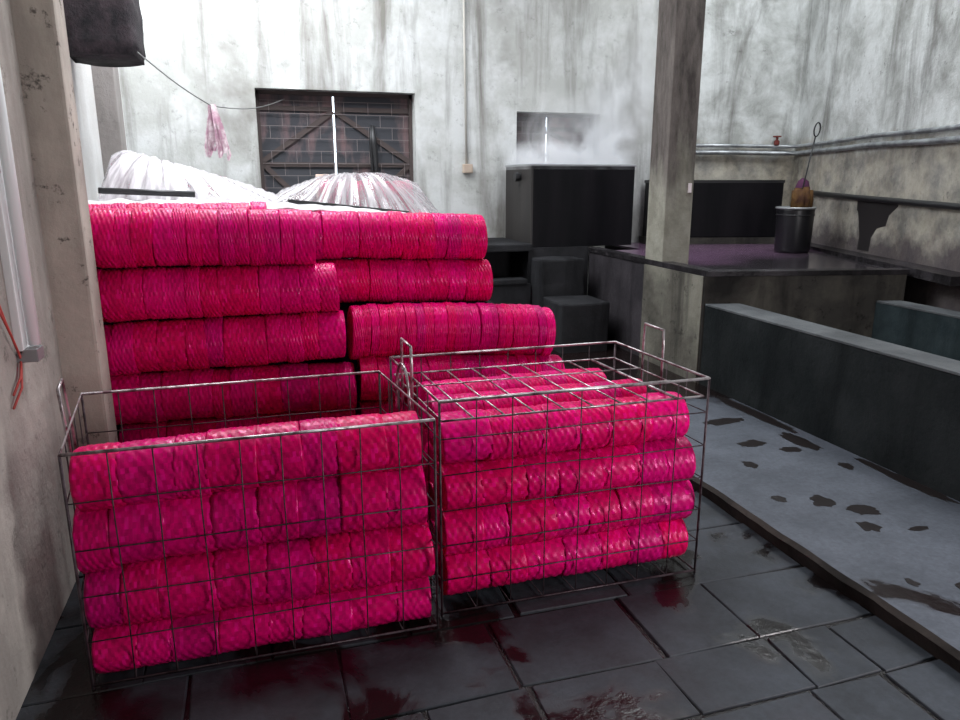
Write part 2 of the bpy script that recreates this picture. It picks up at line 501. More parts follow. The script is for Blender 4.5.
# floor: bed, stones in rows (one paved surface), raised slab
fl = MB().box((-1.4, -1.0, -0.20), (6.3, 7.9, -0.0085))
S(fl.build('floor', M['joint']))
rows = [(-0.2, 0.35), (0.35, 0.85), (0.85, 1.28), (1.28, 1.64), (1.64, 1.915), (1.915, 2.30), (2.30, 2.72), (2.72, 3.1), (3.1, 3.6), (3.6, 4.1), (4.1, 4.7), (4.7, 5.3), (5.3, 5.9), (5.9, 6.6), (6.6, 7.5)]
fixed = {4: [-1.0, -0.45, 0.02, 0.40, 0.75, 1.215, 1.65, 1.93, 2.16], 5: [-1.0, -0.3, 0.18, 0.725, 1.26, 1.647, 2.16], 3: [-1.0, -0.2, 0.3, 0.78, 1.2, 1.62, 1.9, 2.16]}
pv = MB()
for i, (a, b) in enumerate(rows):
    xs = fixed.get(i)
    if not xs:
        xs = [-1.0]
        while xs[-1] < 1.75: xs.append(xs[-1] + R.uniform(0.36, 0.55))
        xs[-1] = 2.16
    for x0, x1 in zip(xs, xs[1:]):
        g = R.uniform(0.0035, 0.008)
        q = []
        for (x, y) in ((x0 + g, a + g), (x1 - g, a + g), (x1 - g, b - g), (x0 + g, b - g)):
            q.append((x + R.uniform(-.008, .008), y + R.uniform(-.008, .008)))
        top = R.uniform(-0.003, 0.002)
        tz = [top + R.uniform(-.002, .002) for _ in range(4)]
        n = len(pv.v)
        cx = sum(p[0] for p in q) / 4
        cy = sum(p[1] for p in q) / 4
        ins = [(p[0] + (cx - p[0]) * 0.018, p[1] + (cy - p[1]) * 0.018) for p in q]
        pv.add([(p[0], p[1], -0.06) for p in q] + [(p[0], p[1], z - 0.0035) for p, z in zip(q, tz)] + [(p[0], p[1], z) for p, z in zip(ins, tz)],
               [(i_, (i_ + 1) % 4, 4 + (i_ + 1) % 4, 4 + i_) for i_ in range(4)] + [(4 + i_, 4 + (i_ + 1) % 4, 8 + (i_ + 1) % 4, 8 + i_) for i_ in range(4)] + [(8, 9, 10, 11)])
S(pv.build('floor_paving', M['paving']))

# raised slab with a worn edge
def edge_x(y):
    return 2.125 + 0.012 * mnoise.noise(Vector((y * 5.0, 0, 0))) + 0.02 * mnoise.noise(Vector((y * 1.3, 4, 0)))


ys = [-0.6 + i * (8.15 / 110) for i in range(111)]
sl = MB()
top, lip, bot = [], [], []
for y in ys:
    e = edge_x(y)
    bot.append((e + 0.035 + 0.008 * mnoise.noise(Vector((y * 9, 2, 0))), y, -0.03))
    lip.append((e + 0.006, y, 0.058 + 0.006 * mnoise.noise(Vector((y * 7, 7, 1)))))
    top.append((e + 0.025, y, 0.076))
n = len(ys)
sl.add(bot + lip + top, [(i, i + 1, n + i + 1, n + i) for i in range(n - 1)] + [(n + i, n + i + 1, 2 * n + i + 1, 2 * n + i) for i in range(n - 1)])
S(sl.build('trim_curb', M['curb']))
sb = MB()
sb.add(top + [(5.9, y, 0.076) for y in ys], [(i, i + 1, n + i + 1, n + i) for i in range(n - 1)])
S(sb.build('floor_slab', M['slab']))

pd = MB()
for (px, py, rx, ry, sd_) in ((2.83, 3.85, 0.15, 0.05, 1), (2.75, 3.45, 0.085, 0.05, 2), (2.90, 3.30, 0.06, 0.045, 4), (2.53, 3.17, 0.035, 0.05, 5), (3.02, 3.0, 0.035, 0.05, 6),
                              (2.56, 2.66, 0.06, 0.06, 7), (2.68, 2.53, 0.075, 0.05, 8), (2.57, 2.38, 0.045, 0.05, 9), (2.77, 2.30, 0.055, 0.018, 10), (2.58, 1.86, 0.075, 0.055, 11), (2.80, 1.80, 0.05, 0.05, 12),
                              (3.13, 3.95, 0.055, 0.40, 13), (3.05, 3.40, 0.06, 0.16, 3), (3.16, 2.75, 0.045, 0.30, 14), (2.95, 1.6, 0.1, 0.05, 15), (2.38, 2.75, 0.03, 0.04, 16), (2.36, 1.95, 0.02, 0.03, 17)):
    n0 = 28
    ring = []
    for q in range(n0):
        a = 2 * pi * q / n0
        rr_ = 1 + 0.40 * mnoise.noise(Vector((cos(a) * 1.3 + sd_ * 3, sin(a) * 1.3, sd_))) + 0.25 * mnoise.noise(Vector((cos(a) * 4 + sd_, sin(a) * 4, 5)))
        ring.append((px + rx * rr_ * cos(a), py + ry * rr_ * sin(a)))
    pd.prism(ring, 0.0755, 0.0775)
o = pd.build('floor_puddles', NT('puddle').set((0.014, 0.011, 0.011), 0.35, 0, 0.3))
S(o)

# windows: opening frame, plank leaves with rails and braces, a bright gap, a brick-bond wire grille
def window(name, W, gapx, label):
    x0, x1, z0, z1 = W
    fr = MB()
    t = 0.035
    fr.box((x0, 7.70, z0), (x0 + t, 7.78, z1)).box((x1 - t, 7.70, z0), (x1, 7.78, z1)).box((x0, 7.70, z1 - t), (x1, 7.78, z1)).box((x0, 7.70, z0), (x1, 7.78, z0 + t))
    win = fr.build(name, M['shutter_rail'])
    win['kind'] = 'structure'
    gw = 0.010
    for (a, b, sgn) in ((x0 + t, gapx - gw, 1), (gapx + gw, x1 - t, -1)):
        lf = MB()
        npl = max(3, int((b - a) / 0.13))
        for i in range(npl):
            pa, pb = a + (b - a) * i / npl, a + (b - a) * (i + 1) / npl
            lf.box((pa, 7.742, z0 + t), (pb, 7.765 + 0.003 * (i % 2), z1 - t))
        leaf = lf.build('shutter_leaf', M['shutter'], win)
        br = MB()
        for zc in (z1 - 0.16, z0 + 0.36 * (z1 - z0)):
            br.box((a, 7.722, zc - 0.022), (b, 7.742, zc + 0.022))
        zt, zm, zb = z1 - 0.18, z0 + 0.39 * (z1 - z0), z0 + 0.04
        xa, xb = (a, b) if sgn > 0 else (b, a)
        for (p, q) in (((xa, zm), (xb, zt)), ((xa, zm - 0.03), ((xa + xb) / 2, zb))):
            d = Vector((q[0] - p[0], 0, q[1] - p[1])).normalized()
            nn = Vector((-d.z, 0, d.x)) * 0.024
            pts = [(p[0] - nn.x, p[1] - nn.z), (q[0] - nn.x, q[1] - nn.z), (q[0] + nn.x, q[1] + nn.z), (p[0] + nn.x, p[1] + nn.z)]
            br.add([(x, 7.720, z) for x, z in pts] + [(x, 7.741, z) for x, z in pts], [(0, 1, 2, 3), (7, 6, 5, 4), (0, 4, 5, 1), (1, 5, 6, 2), (2, 6, 7, 3), (3, 7, 4, 0)])
        br.build('brace', M['shutter_rail'], win)
    gr = MB()
    dz = 0.118
    zz = z1 - 0.09
    row = 0
    while zz > z0 + 0.02:
        gr.tube([(x0 + 0.01, 7.71, zz), (x1 - 0.01, 7.71, zz)], 0.0035, 4)
        xx = x0 + 0.12 + (0.12 if row % 2 else 0)
        while xx < x1 - 0.03:
            gr.tube([(xx, 7.71, zz), (xx, 7.71, max(z0 + 0.01, zz - dz))], 0.0035, 4)
            xx += 0.24
        zz -= dz
        row += 1
    gr.build('grille', M['grille'], win)
    return win


window('window_1', W1, 0.842, '')
window('window_2', W2, 3.125, '')

# ------------------------------------------------------------------ dye works masonry
o = thing('concrete_tank', (3.9, 3.2, 0.0), 'long low empty concrete dye tank along the right, in front of the raised platform', 'tank')
tw = MB()
tw.prism([(3.2, 1.0), (3.37, 1.0), (3.45, 4.64), (3.2, 4.69)], 0.0, 0.685).build('side_wall', M['tank'], o, bevel=0.006)
MB().prism([(3.195, 1.0), (3.375, 1.0), (3.455, 4.62), (3.195, 4.68)], 0.685, 0.70).build('rim', M['tank_rim'], o, bevel=0.003)
MB().prism([(4.53, 1.6), (4.66, 1.6), (4.70, 4.37), (4.52, 4.41)], 0.0, 0.69).build('side_wall', M['tank_inside'], o, bevel=0.006)
MB().prism([(4.525, 1.6), (4.665, 1.6), (4.705, 4.36), (4.515, 4.40)], 0.69, 0.705).build('rim', M['tank_rim'], o, bevel=0.003)
MB().prism([(3.30, 1.0), (4.6, 1.0), (4.6, 4.38), (3.4, 4.64)], 0.07, 0.11).build('tank_floor', M['tank_inside'], o)

o = thing('dye_platform', (4.3, 5.6, 0.0), 'raised concrete platform with shallow purple dye water around the foot of the pillar', 'platform')
MB().prism([(3.2, 4.70), (4.73, 4.37), (4.80, 4.42), (5.86, 7.15), (4.62, 7.5), (3.76, 7.5), (3.76, 6.72), (3.2, 6.72)], 0.0, 0.90).build('base_wall', M['platform_side'], o)
MB().prism([(3.19, 4.695), (4.735, 4.362), (4.737, 4.372), (3.192, 4.705)], 0.05, 0.90).build('front_face', M['platform_front'], o)
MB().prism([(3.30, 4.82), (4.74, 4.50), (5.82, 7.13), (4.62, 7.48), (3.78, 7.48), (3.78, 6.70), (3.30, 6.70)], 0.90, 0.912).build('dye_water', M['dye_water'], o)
kb = MB().prism([(3.19, 4.69), (4.75, 4.355), (4.76, 4.46), (3.31, 4.80)], 0.90, 0.94)
kb.prism([(3.19, 4.69), (3.31, 4.78), (3.31, 6.72), (3.19, 6.72)], 0.90, 0.945)
kb.build('rim', M['wet_rim'], o, bevel=0.004)
MB().prism([(5.76, 7.19), (4.63, 3.90), (4.92, 3.82), (5.94, 7.2)], [0.88] * 4, [0.945] * 4).build('wall_kerb', M['wet_rim'], o)

o = thing('furnace_base', (2.3, 7.0, 0.0), 'soot black masonry furnace base with an open mouth under the steaming vat', 'furnace')
MB().box((1.5, 6.62, 0), (2.55, 7.53, 0.62)).build('lower_ledge', M['dark_block'], o, bevel=0.015)
MB().box((1.45, 6.66, 0.93), (2.57, 7.53, 1.00)).build('top_slab', M['dark_block'], o, bevel=0.012)
MB().box((1.5, 7.2, 0.62), (2.55, 7.53, 0.93)).build('back_wall', M['dark_block'], o)
MB().box((1.5, 6.70, 0.62), (1.75, 7.2, 0.93)).build('pier', M['dark_block'], o)
MB().box((2.55, 6.72, 0), (3.19, 7.53, 0.955)).build('pier', M['dark_block'], o)
MB().box((2.02, 6.60, 0.62), (2.5, 6.78, 0.67)).build('loose_brick', M['dark_block'], o, bevel=0.01)
b = MB().box((2.57, 6.42, 0), (3.02, 6.70, 0.87)).build('masonry_block', M['dark_block'], bevel=0.02)
subdiv_jitter(b, 3, 0.02, 4)
tag(b, 'high rough dark masonry block in front of the steaming vat beside the platform', 'block')
b = MB().box((2.57, 5.92, 0.05), (3.04, 6.38, 0.53)).build('step_block', M['dark_block'], bevel=0.02)
subdiv_jitter(b, 3, 0.012, 4)
tag(b, 'low dark concrete step block on the floor against the platform side', 'step')

# bench that carries the back of the pile
bn = MB().box((0.40, 3.80, 0), (1.25, 5.35, 0.935)).box((-1.03, 3.76, 0), (0.10, 5.35, 1.22)).box((0.10, 4.1, 0), (1.25, 5.35, 1.16)).build('loading_bench', M['dark_block'])
tag(bn, 'concrete bench behind and beneath the tall pile of pink rolls', 'bench')

# steaming vat
o = thing('steaming_vat', (3.12, 7.1, 0.955), 'square sooty steel vat boiling under a cloud of steam', 'vat')
vx0, vx1, vy0, vy1, vz0, vz1 = 2.575, 3.675, 6.74, 7.49, 0.957, 1.74
t = 0.02
MB().box((vx0 + t, vy0, vz0), (vx1, vy0 + t, vz1)).build('front_panel', M['soot_steel'], o)
MB().box((vx0, vy0, vz0), (vx0 + t, vy1, vz1)).build('side_panel', M['soot_steel_side'], o)
MB().box((vx1 - t, vy0 + t, vz0), (vx1, vy1, vz1)).build('side_panel', M['soot_steel'], o)
MB().box((vx0 + t, vy1 - t, vz0), (vx1 - t, vy1, vz1)).build('back_panel', M['soot_steel'], o)
rim = MB()
rim.tube([(vx0, vy0, vz1), (vx1, vy0, vz1), (vx1, vy1, vz1), (vx0, vy1, vz1)], 0.012, 6, True)
rim.build('rim', M['grey_metal'], o)
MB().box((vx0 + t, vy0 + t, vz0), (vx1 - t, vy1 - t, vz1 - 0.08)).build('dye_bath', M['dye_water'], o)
MB().tube([(vx0 + 0.01, 7.05, 1.63), (vx0 - 0.05, 7.05, 1.63)], 0.035, 12).tube([(vx0 - 0.02, 7.05, 1.63), (vx0 - 0.06, 7.05, 1.63)], 0.045, 12).build('pipe_stub', M['black_iron'], o, smooth=False)

# black vat on the platform
o = thing('dye_vat', (4.95, 7.05, 0.94), 'wide plain black vat standing behind the pillar against the stained wall', 'vat')
A, Bv = Vector((4.15, 7.20)), Vector((5.545, 6.835))
nv = Vector((0.253, 0.967)) * 0.42
poly = [A, Bv, Bv + nv * 0.75, A + nv * 0.75]
MB().prism([tuple(p) for p in poly], 0.985, 1.585).build('body', M['soot_steel'], o, bevel=0.01)
ce = sum((p for p in poly), Vector((0, 0))) / 4
MB().prism([tuple(ce + (p - ce) * 1.012) for p in poly], 1.57, 1.60).build('rim', M['black_iron'], o)
MB().prism([tuple(ce + (p - ce) * 1.05) for p in poly], 0.913, 0.985).build('plinth', M['platform_front'], o)

# bucket with a bundle and a stirring hook
bc = (5.03, 6.0, 0.913)
o = thing('barrel', bc, 'round black plastic barrel on the wet platform in the wall corner', 'barrel')
MB().lathe([(0.15, 0), (0.163, 0.03), (0.172, 0.40), (0.172, 0.43), (0.158, 0.43), (0.155, 0.38), (0.15, 0.32)], bc, 32).build('body', M['black_plastic'], o, smooth=True)
MB().tube([(bc[0] + 0.174 * cos(a * pi / 16), bc[1] + 0.174 * sin(a * pi / 16), bc[2] + 0.425) for a in range(32)], 0.012, 6, True).build('rim', M['grey_metal'], o, smooth=True)
MB().tube([(bc[0] + 0.170 * cos(a * pi / 16), bc[1] + 0.170 * sin(a * pi / 16), bc[2] + 0.36) for a in range(32)], 0.008, 6, True).build('hoop', M['black_plastic'], o, smooth=True)
bb = MB()
for i in range(9):
    a = i * 0.7
    r = 0.02 + 0.012 * i ** 0.9
    x, y = bc[0] + 0.02 + r * cos(a) * 0.8, bc[1] - 0.02 + r * sin(a) * 0.7
    bb.tube([(x, y, 1.24), (x + 0.008, y, 1.42), (x + R.uniform(-.01, .01), y, 1.52 + R.uniform(-.02, .02))], [0.038, 0.04, 0.03], 8)
tag(bb.build('cloth_bundle', M['brown_cloth'], smooth=True), 'rust brown bundle of strips standing in the black barrel', 'bundle')
pb = MB().lathe([(0.03, 0), (0.06, 0.03), (0.068, 0.13), (0.05, 0.20), (0.015, 0.225)], (bc[0] + 0.095, bc[1] + 0.05, 1.39), 14).build('cloth_wad', M['purple_cloth'], smooth=True)
subdiv_jitter(pb, 1, 0.008, 20)
tag(pb, 'dark purple wad of cloth behind the brown bundle in the barrel', 'cloth')
hk = MB()
p0, p1 = Vector((4.995, 5.93, 1.34)), Vector((5.145, 5.97, 2.0))
hk.tube([p0, p1], 0.007, 6)
d = (p1 - p0).normalized()
sd = Vector((1, 0, 0)) - d * d.x
sd.normalize()
lp = []
for i in range(17):
    a = 2 * pi * i / 16
    lp.append(p1 + d * (0.065 - 0.065 * cos(a)) + sd * 0.033 * sin(a))
hk.tube(lp[:-1], 0.007, 6, True)
tag(hk.build('stirring_rod', M['black_iron'], smooth=True), 'thin dark stirring rod with a loop top leaning out of the black barrel', 'rod')

# pipes along the right hand walls
def wallpipe(name, pts, r, mat, label):
    ob = MB().tube(pts, r, 10).build(name, mat, smooth=True)
    return tag(ob, label, 'pipe')


o = wallpipe('wall_pipe', [(4.55, 7.50, 1.975), (5.2, 7.335, 1.975), (5.78, 7.185, 1.965), (5.87, 7.09, 1.965), (5.62, 6.33, 1.968), (5.36, 5.52, 1.985), (5.06, 4.60, 1.975), (4.4, 2.55, 1.985)], 0.021, M['pipe'], 'upper of the two bright metal pipes running along the stained wall')
MB().lathe([(0.012, 0), (0.03, 0.01), (0.03, 0.05), (0.015, 0.06), (0.015, 0.09), (0.045, 0.09), (0.045, 0.105)], (5.68, 7.19, 1.975), 12).build('valve', M['red_valve'], o)
wallpipe('wall_pipe', [(4.55, 7.49, 1.90), (5.2, 7.32, 1.90), (5.77, 7.17, 1.89), (5.86, 7.06, 1.89), (5.61, 6.30, 1.895), (5.35, 5.50, 1.905), (5.05, 4.58, 1.89), (4.4, 2.55, 1.895)], 0.025, M['pipe'], 'lower of the two bright metal pipes running along the stained wall')
wallpipe('drip_rail', [(5.74, 6.72, 1.47), (5.4, 5.63, 1.44), (4.93, 4.22, 1.412), (4.4, 2.58, 1.38)], 0.026, M['black_iron'], 'black pipe low on the right wall above a dark drip stain')
st = MB()
pts2 = [(0, 0), (0.45, 0), (0.44, -0.05), (0.36, -0.13), (0.34, -0.22), (0.25, -0.25), (0.20, -0.34), (0.19, -0.46), (0.06, -0.46), (0.07, -0.34), (0.045, -0.22), (0.02, -0.12), (0.0, -0.10)]
ax = Vector((-1.07, -3.28)).normalized()
org = Vector((5.94, 7.2)) + ax * 1.62
nrm = Vector((-0.951, 0.310))
st.add([(org.x + ax.x * u * 1.6 + nrm.x * 0.004, org.y + ax.y * u * 1.6 + nrm.y * 0.004, 1.43 + v) for u, v in pts2] + [(org.x + ax.x * u * 1.6 + nrm.x * -0.01, org.y + ax.y * u * 1.6 + nrm.y * -0.01, 1.43 + v) for u, v in pts2],
       [tuple(range(13))] + [(i, (i + 1) % 13, 13 + (i + 1) % 13, 13 + i) for i in range(13)])
tag(st.build('wall_stain', NT('drip_stain').set((0.022, 0.019, 0.02), 0.5, 0, 0.4)), 'dark wet drip stain below the black pipe on the right wall', 'stain', kind='structure')

# conduit with junction box on the back wall
o = thing('conduit', (2.145, 7.53, 1.72), 'thin pale conduit running down the back wall to a junction box', 'conduit')
MB().tube([(2.13, 7.53, 4.8), (2.135, 7.53, 3.3), (2.155, 7.53, 1.76)], 0.012, 8).build('pipe', M['conduit'], o, smooth=True)
MB().box((2.115, 7.49, 1.67), (2.215, 7.55, 1.76)).build('junction_box', M['box_tan'], o, bevel=0.008)

# fluorescent lamp on the near left wall
o = thing('tube_lamp', (-0.770, 2.840, 1.015), 'unlit white tube lamp fixed upright on the near left wall', 'lamp')
MB().box((-0.802, 2.760, 1.025), (-0.775, 2.840, 2.505)).build('batten', M['white_metal'], o, bevel=0.004)
MB().tube([(-0.750, 2.800, 1.050), (-0.750, 2.800, 2.475)], 0.019, 14).build('lamp_tube', M['white_plastic'], o, smooth=True)
MB().box((-0.802, 2.760, 0.995), (-0.735, 2.840, 1.040)).build('end_cap', M['grey_metal'], o, bevel=0.004)
wr = MB()
wr.tube([(-0.795, 2.600, 1.305), (-0.780, 2.640, 1.155), (-0.780, 2.710, 1.055), (-0.790, 2.770, 1.010), (-0.785, 2.720, 0.955), (-0.790, 2.640, 0.915)], 0.004, 6)
wr.tube([(-0.795, 2.580, 1.275), (-0.775, 2.660, 1.105), (-0.790, 2.770, 1.005), (-0.780, 2.700, 0.925), (-0.790, 2.620, 0.875)], 0.004, 6)
tag(wr.build('electric_wire', M['red_wire'], smooth=True), 'thin red wires dangling below the tube lamp on the left wall', 'wire')

# tarpaulin bundle, line and strips
def tarp(u, v):
    a = 2 * pi * u
    cx, cz = -0.815, 2.87
    x = abs(cos(a)) ** 0.32 * math.copysign(1, cos(a)) * 0.215
    y = abs(sin(a)) ** 0.45 * math.copysign(1, sin(a)) * 0.30
    z = 2.335 + 1.1 * v
    if v < 0.04: x *= 0.93; y *= 0.93
    nn = mnoise.noise(Vector((x * 9, y * 9, z * 9)))
    return (cx + x + 0.012 * nn + (0.02 if v > 0.5 else 0.0), 5.42 + y + 0.012 * nn, z + 0.02 * mnoise.noise(Vector((x * 6, y * 6, 1))))


tb = MB().grid(tarp, 64, 40)
tb.f.append(tuple(range(64, -1, -1)))
o = tb.build('tarpaulin_bundle', M['tarp'], smooth=True)
tag(o, 'black rough tarpaulin bundle hanging high beside the left wall', 'tarpaulin')
wl = []
A3, B3, C3 = Vector((-0.605, 5.2, 2.36)), Vector((-0.235, 6.0, 2.13)), Vector((0.37, 7.69, 2.36))
for i in range(9): wl.append(A3.lerp(B3, i / 8) + Vector((0, 0, -0.02 * sin(pi * i / 8))))
for i in range(1, 15): wl.append(B3.lerp(C3, i / 14) + Vector((0, 0, -0.05 * sin(pi * i / 14))))
tag(MB().tube(wl, 0.004, 6).build('hanging_line', M['grey_wire'], smooth=True), 'thin slack wire from the tarpaulin bundle to the large window', 'wire')
sp = MB()
for i in range(11):
    dx = (i - 5) * 0.013 + R.uniform(-.01, .01)
    dy = R.uniform(-0.03, 0.03)
    L = R.uniform(0.26, 0.40)
    wd = R.uniform(0.010, 0.018)
    top = B3 + Vector((dx * 0.15, dy * 0.3, 0.008))
    pts = [top, top + Vector((dx * 0.5, dy, -L * 0.4)), top + Vector((dx * 1.0, dy, -L * 0.8)), top + Vector((dx * 1.0 + 0.006, dy, -L)), top + Vector((dx * 1.0 + 0.022, dy + 0.012, -L * 0.88)), top + Vector((dx * 0.6 + 0.012, dy + 0.02, -L * 0.4)), top + Vector((dx * 0.15, dy * 0.3 + 0.012, 0.004))]
    n0 = len(sp.v)
    vv, ff = [], []
    for p in pts:
        vv += [(p.x - wd / 2, p.y, p.z), (p.x + wd / 2, p.y, p.z), (p.x + wd / 2, p.y + 0.003, p.z), (p.x - wd / 2, p.y + 0.003, p.z)]
    for j in range(len(pts) - 1):
        for q in range(4): ff.append((j * 4 + q, j * 4 + (q + 1) % 4, j * 4 + 4 + (q + 1) % 4, j * 4 + 4 + q))
    ff += [(3, 2, 1, 0), tuple(len(vv) - 4 + q for q in range(4))]
    sp.add(vv, ff)
tag(sp.build('plastic_strips', M['strip']), 'pink and white bunch of plastic strips hung over the slack wire', 'strips')

cdl = MB().tube([(1.215, 7.67, 2.13), (1.22, 7.665, 1.95), (1.235, 7.665, 1.70), (1.24, 7.665, 1.40)], [0.02, 0.035, 0.022, 0.02], 8)
cdl.tube([(1.20, 7.66, 2.13), (1.185, 7.655, 1.96), (1.20, 7.66, 1.62), (1.205, 7.66, 1.40)], 0.012, 6)
tag(cdl.build('hanging_rope', M['black_iron'], smooth=True), 'black rope bundle hanging on the right leaf of the large window', 'rope')

# small bits
pp = MB().box((0.62, 7.56, 1.36), (0.75, 7.59, 1.655)).build('paper_box', M['paper'], bevel=0.006)
tag(pp, 'small pale orange packet standing on the sill of the large window', 'packet')
tag(MB().box((3.40, 5.325, 1.50), (3.428, 5.339, 1.575)).build('paper_scrap', M['white_paper'], bevel=0.002), 'torn white paper scrap stuck on the right pillar', 'paper')

# ------------------------------------------------------------------ pink woven rolls
def segment_mesh(seed):
    rr = random.Random(seed)
    NA, NL = 72, 20
    vv, uv, ff = [], [], []
    drop = [0.018, 0.03, 0.012, 0.06, 0.025, 0.015][seed]
    tab = [[rr.uniform(0.4, 1.5) for _ in range(NA)] for _ in range(NL + 1)]
    for j in range(NL + 1):
        u = j / NL
        prof = 1.0 - drop * abs(2 * u - 1) ** 6 - 0.008 * abs(2 * u - 1)
        for i in range(NA):
            a = 2 * pi * i / NA
            # over and under strands: raised and sunken cells, long round the roll
            wv = (0.020 if ((i // 3 + j // 2) % 2 == 0) else -0.020) * tab[j // 2][i // 3]
            if i % 3 == 0 or j % 2 == 0: wv *= 0.3
            r = prof + wv + 0.006 * sin(3 * a + seed) + rr.uniform(-0.005, 0.005)
            skew = 0.035 * sin(a + seed * 0.7)
            vv.append((u + skew, r * cos(a), r * sin(a)))
            uv.append((i / NA + 0.003, u * 0.996 + 0.001 + seed))
    for j in range(NL):
        for i in range(NA):
            ff.append((j * NA + i, (j + 1) * NA + i, (j + 1) * NA + (i + 1) % NA, j * NA + (i + 1) % NA))
    n = len(vv)
    for (jj, x, ring) in ((0, 0.10, 0.62), (NL, 0.90, 0.62)):
        s0 = len(vv)
        for i in range(NA):
            a = 2 * pi * i / NA
            vv.append((x, ring * cos(a), ring * sin(a)))
            uv.append((i / NA, 0.3 + seed))
        vv.append((x + (0.05 if jj == 0 else -0.05), 0, 0))
        uv.append((0.5, 0.5))
        for i in range(NA):
            k2 = (i + 1) % NA
            if jj == 0:
                ff.append((jj * NA + i, jj * NA + k2, s0 + k2, s0 + i))
                ff.append((s0 + i, s0 + k2, s0 + NA))
            else:
                ff.append((jj * NA + k2, jj * NA + i, s0 + i, s0 + k2))
                ff.append((s0 + k2, s0 + i, s0 + NA))
    me = bpy.data.meshes.new('woven_segment')
    me.from_pydata(vv, [], ff)
    lay = me.uv_layers.new(name='UVMap')
    for lp in me.loops:
        lay.data[lp.index].uv = uv[lp.vertex_index]
    me.materials.append(M['weave'])
    for p in me.polygons: p.use_smooth = True
    return me


SEG = [segment_mesh(s) for s in range(6)]
seg_proto = bpy.data.objects.new('woven_segment', SEG[0])
proto_used = [False]


def roll(x0, x1, y, z, ry, rz, label, group, nseg=11, tilt=0.0, yaw=0.0, bow=0.0):
    cx = (x0 + x1) / 2
    t_ = thing('woven_roll', (cx, y, z), label, 'roll', group)
    t_.rotation_euler = (0, tilt, yaw)
    Ltot = x1 - x0
    ws = [R.uniform(0.7, 1.3) for _ in range(nseg)]
    sw = sum(ws)
    x = -Ltot / 2
    for i, wgt in enumerate(ws):
        L = Ltot * wgt / sw
        if proto_used[0]:
            s = seg_proto.copy()
        else:
            s = seg_proto
            proto_used[0] = True
        s.data = SEG[R.randrange(6)]
        COL.objects.link(s)
        s.parent = t_
        k_ = R.uniform(0.985, 1.012)
        uu = (x + L / 2) / (Ltot / 2)
        s.location = (x, R.uniform(-.004, .004), R.uniform(-.004, .004) - bow * uu * uu)
        s.scale = (L * 1.06, ry * k_, rz * k_)
        s.rotation_euler = (R.choice((0, 0, 0)), R.uniform(-.025, .025), R.uniform(-.03, .03))
        x += L
    return t_


ORD = ['topmost', 'second', 'third', 'bottom']
G1, G2, G3 = 'pink rolls in the left wire crate', 'pink rolls in the right wire crate', 'pink rolls in the tall pile'
lz = [0.695, 0.495, 0.262, 0.082]
for k_, z in enumerate(lz):
    x0 = [-0.585, -0.60, -0.595, -0.59][k_]
    x1 = [0.50, 0.515, 0.535, 0.525][k_]
    nm = ['pink woven roll at the top of the front row in the left wire crate', 'pink woven roll second from the top at the front of the left wire crate', 'pink woven roll third from the top at the front of the left wire crate', 'pink woven roll lowest at the front of the left wire crate'][k_]
    roll(x0, x1, [2.435, 2.435, 2.435, 2.428][k_], z, 0.106, [0.103, 0.114, 0.108, 0.082][k_], nm, G1, tilt=[-0.02, -0.005, 0.005, 0.0][k_], nseg=8, bow=[0.012, 0.01, 0, 0][k_])
for r_, (yy, nmr) in enumerate(((2.65, 'middle row'), (2.86, 'back row'))):
    for k_, z in enumerate((0.505, 0.315, 0.13)):
        nm = 'pink woven roll in the %s of the left wire crate, %s' % (nmr, ['uppermost there', 'halfway up', 'lying lowest'][k_])
        roll(-0.58, 0.50, yy, z - 0.01, 0.103, 0.10, nm, G1, nseg=9)
rz_ = [0.665, 0.475, 0.30, 0.13]
for k_, z in enumerate(rz_):
    x0 = [0.60, 0.605, 0.605, 0.605][k_]
    x1 = [1.60, 1.645, 1.65, 1.63][k_]
    nm = ['pink woven roll at the top of the front row in the right wire crate', 'pink woven roll second from the top at the front of the right wire crate', 'pink woven roll third from the top at the front of the right wire crate', 'pink woven roll lowest at the front of the right wire crate'][k_]
    roll(x0, x1, 2.495, z, 0.105, 0.094, nm, G2, tilt=0.0, nseg=7)
for r_, (yy, nmr, xa, xb) in enumerate(((2.715, 'middle row', 0.62, 1.55), (2.935, 'back row', 0.64, 1.47))):
    for k_, z in enumerate(rz_):
        nm = 'pink roll in the %s of the right wire crate, %s' % (nmr, ['on top under the lid', 'second from the top', 'third from the top', 'lying lowest'][k_])
        roll(xa, xb, yy, z, 0.103, 0.098, nm, G2, nseg=9)
# tall pile, left column
za = [1.345, 1.09, 0.848, 0.60, 0.362, 0.122]
xa = [(-0.80, 0.265), (-0.76, 0.365), (-0.74, 0.385), (-0.70, 0.43), (-0.66, 0.42), (-0.66, 0.42)]
an = ['pink woven roll on top of the left column of the tall pile', 'pink woven roll second from the top in the left column of the tall pile', 'pink woven roll third from the top in the left column of the tall pile', 'pink woven roll fourth from the top in the left column of the tall pile', 'pink woven roll fifth from the top of the left column, behind the left crate', 'pink woven roll on the floor under the left column of the tall pile']
for k_ in range(6):
    roll(xa[k_][0], xa[k_][1], 3.62 + [0.0, 0.01, 0, -0.01, 0, 0][k_], za[k_], 0.126, 0.119 if k_ else 0.130, an[k_], G3, nseg=[15, 13, 12, 10, 11, 11][k_], tilt=[0.02, 0.0, -0.01, 0.02, 0, 0][k_])
roll(-0.96, 0.06, 3.89, 1.365, 0.125, 0.128, 'pink woven roll lying behind the topmost left roll of the tall pile', G3, nseg=14)
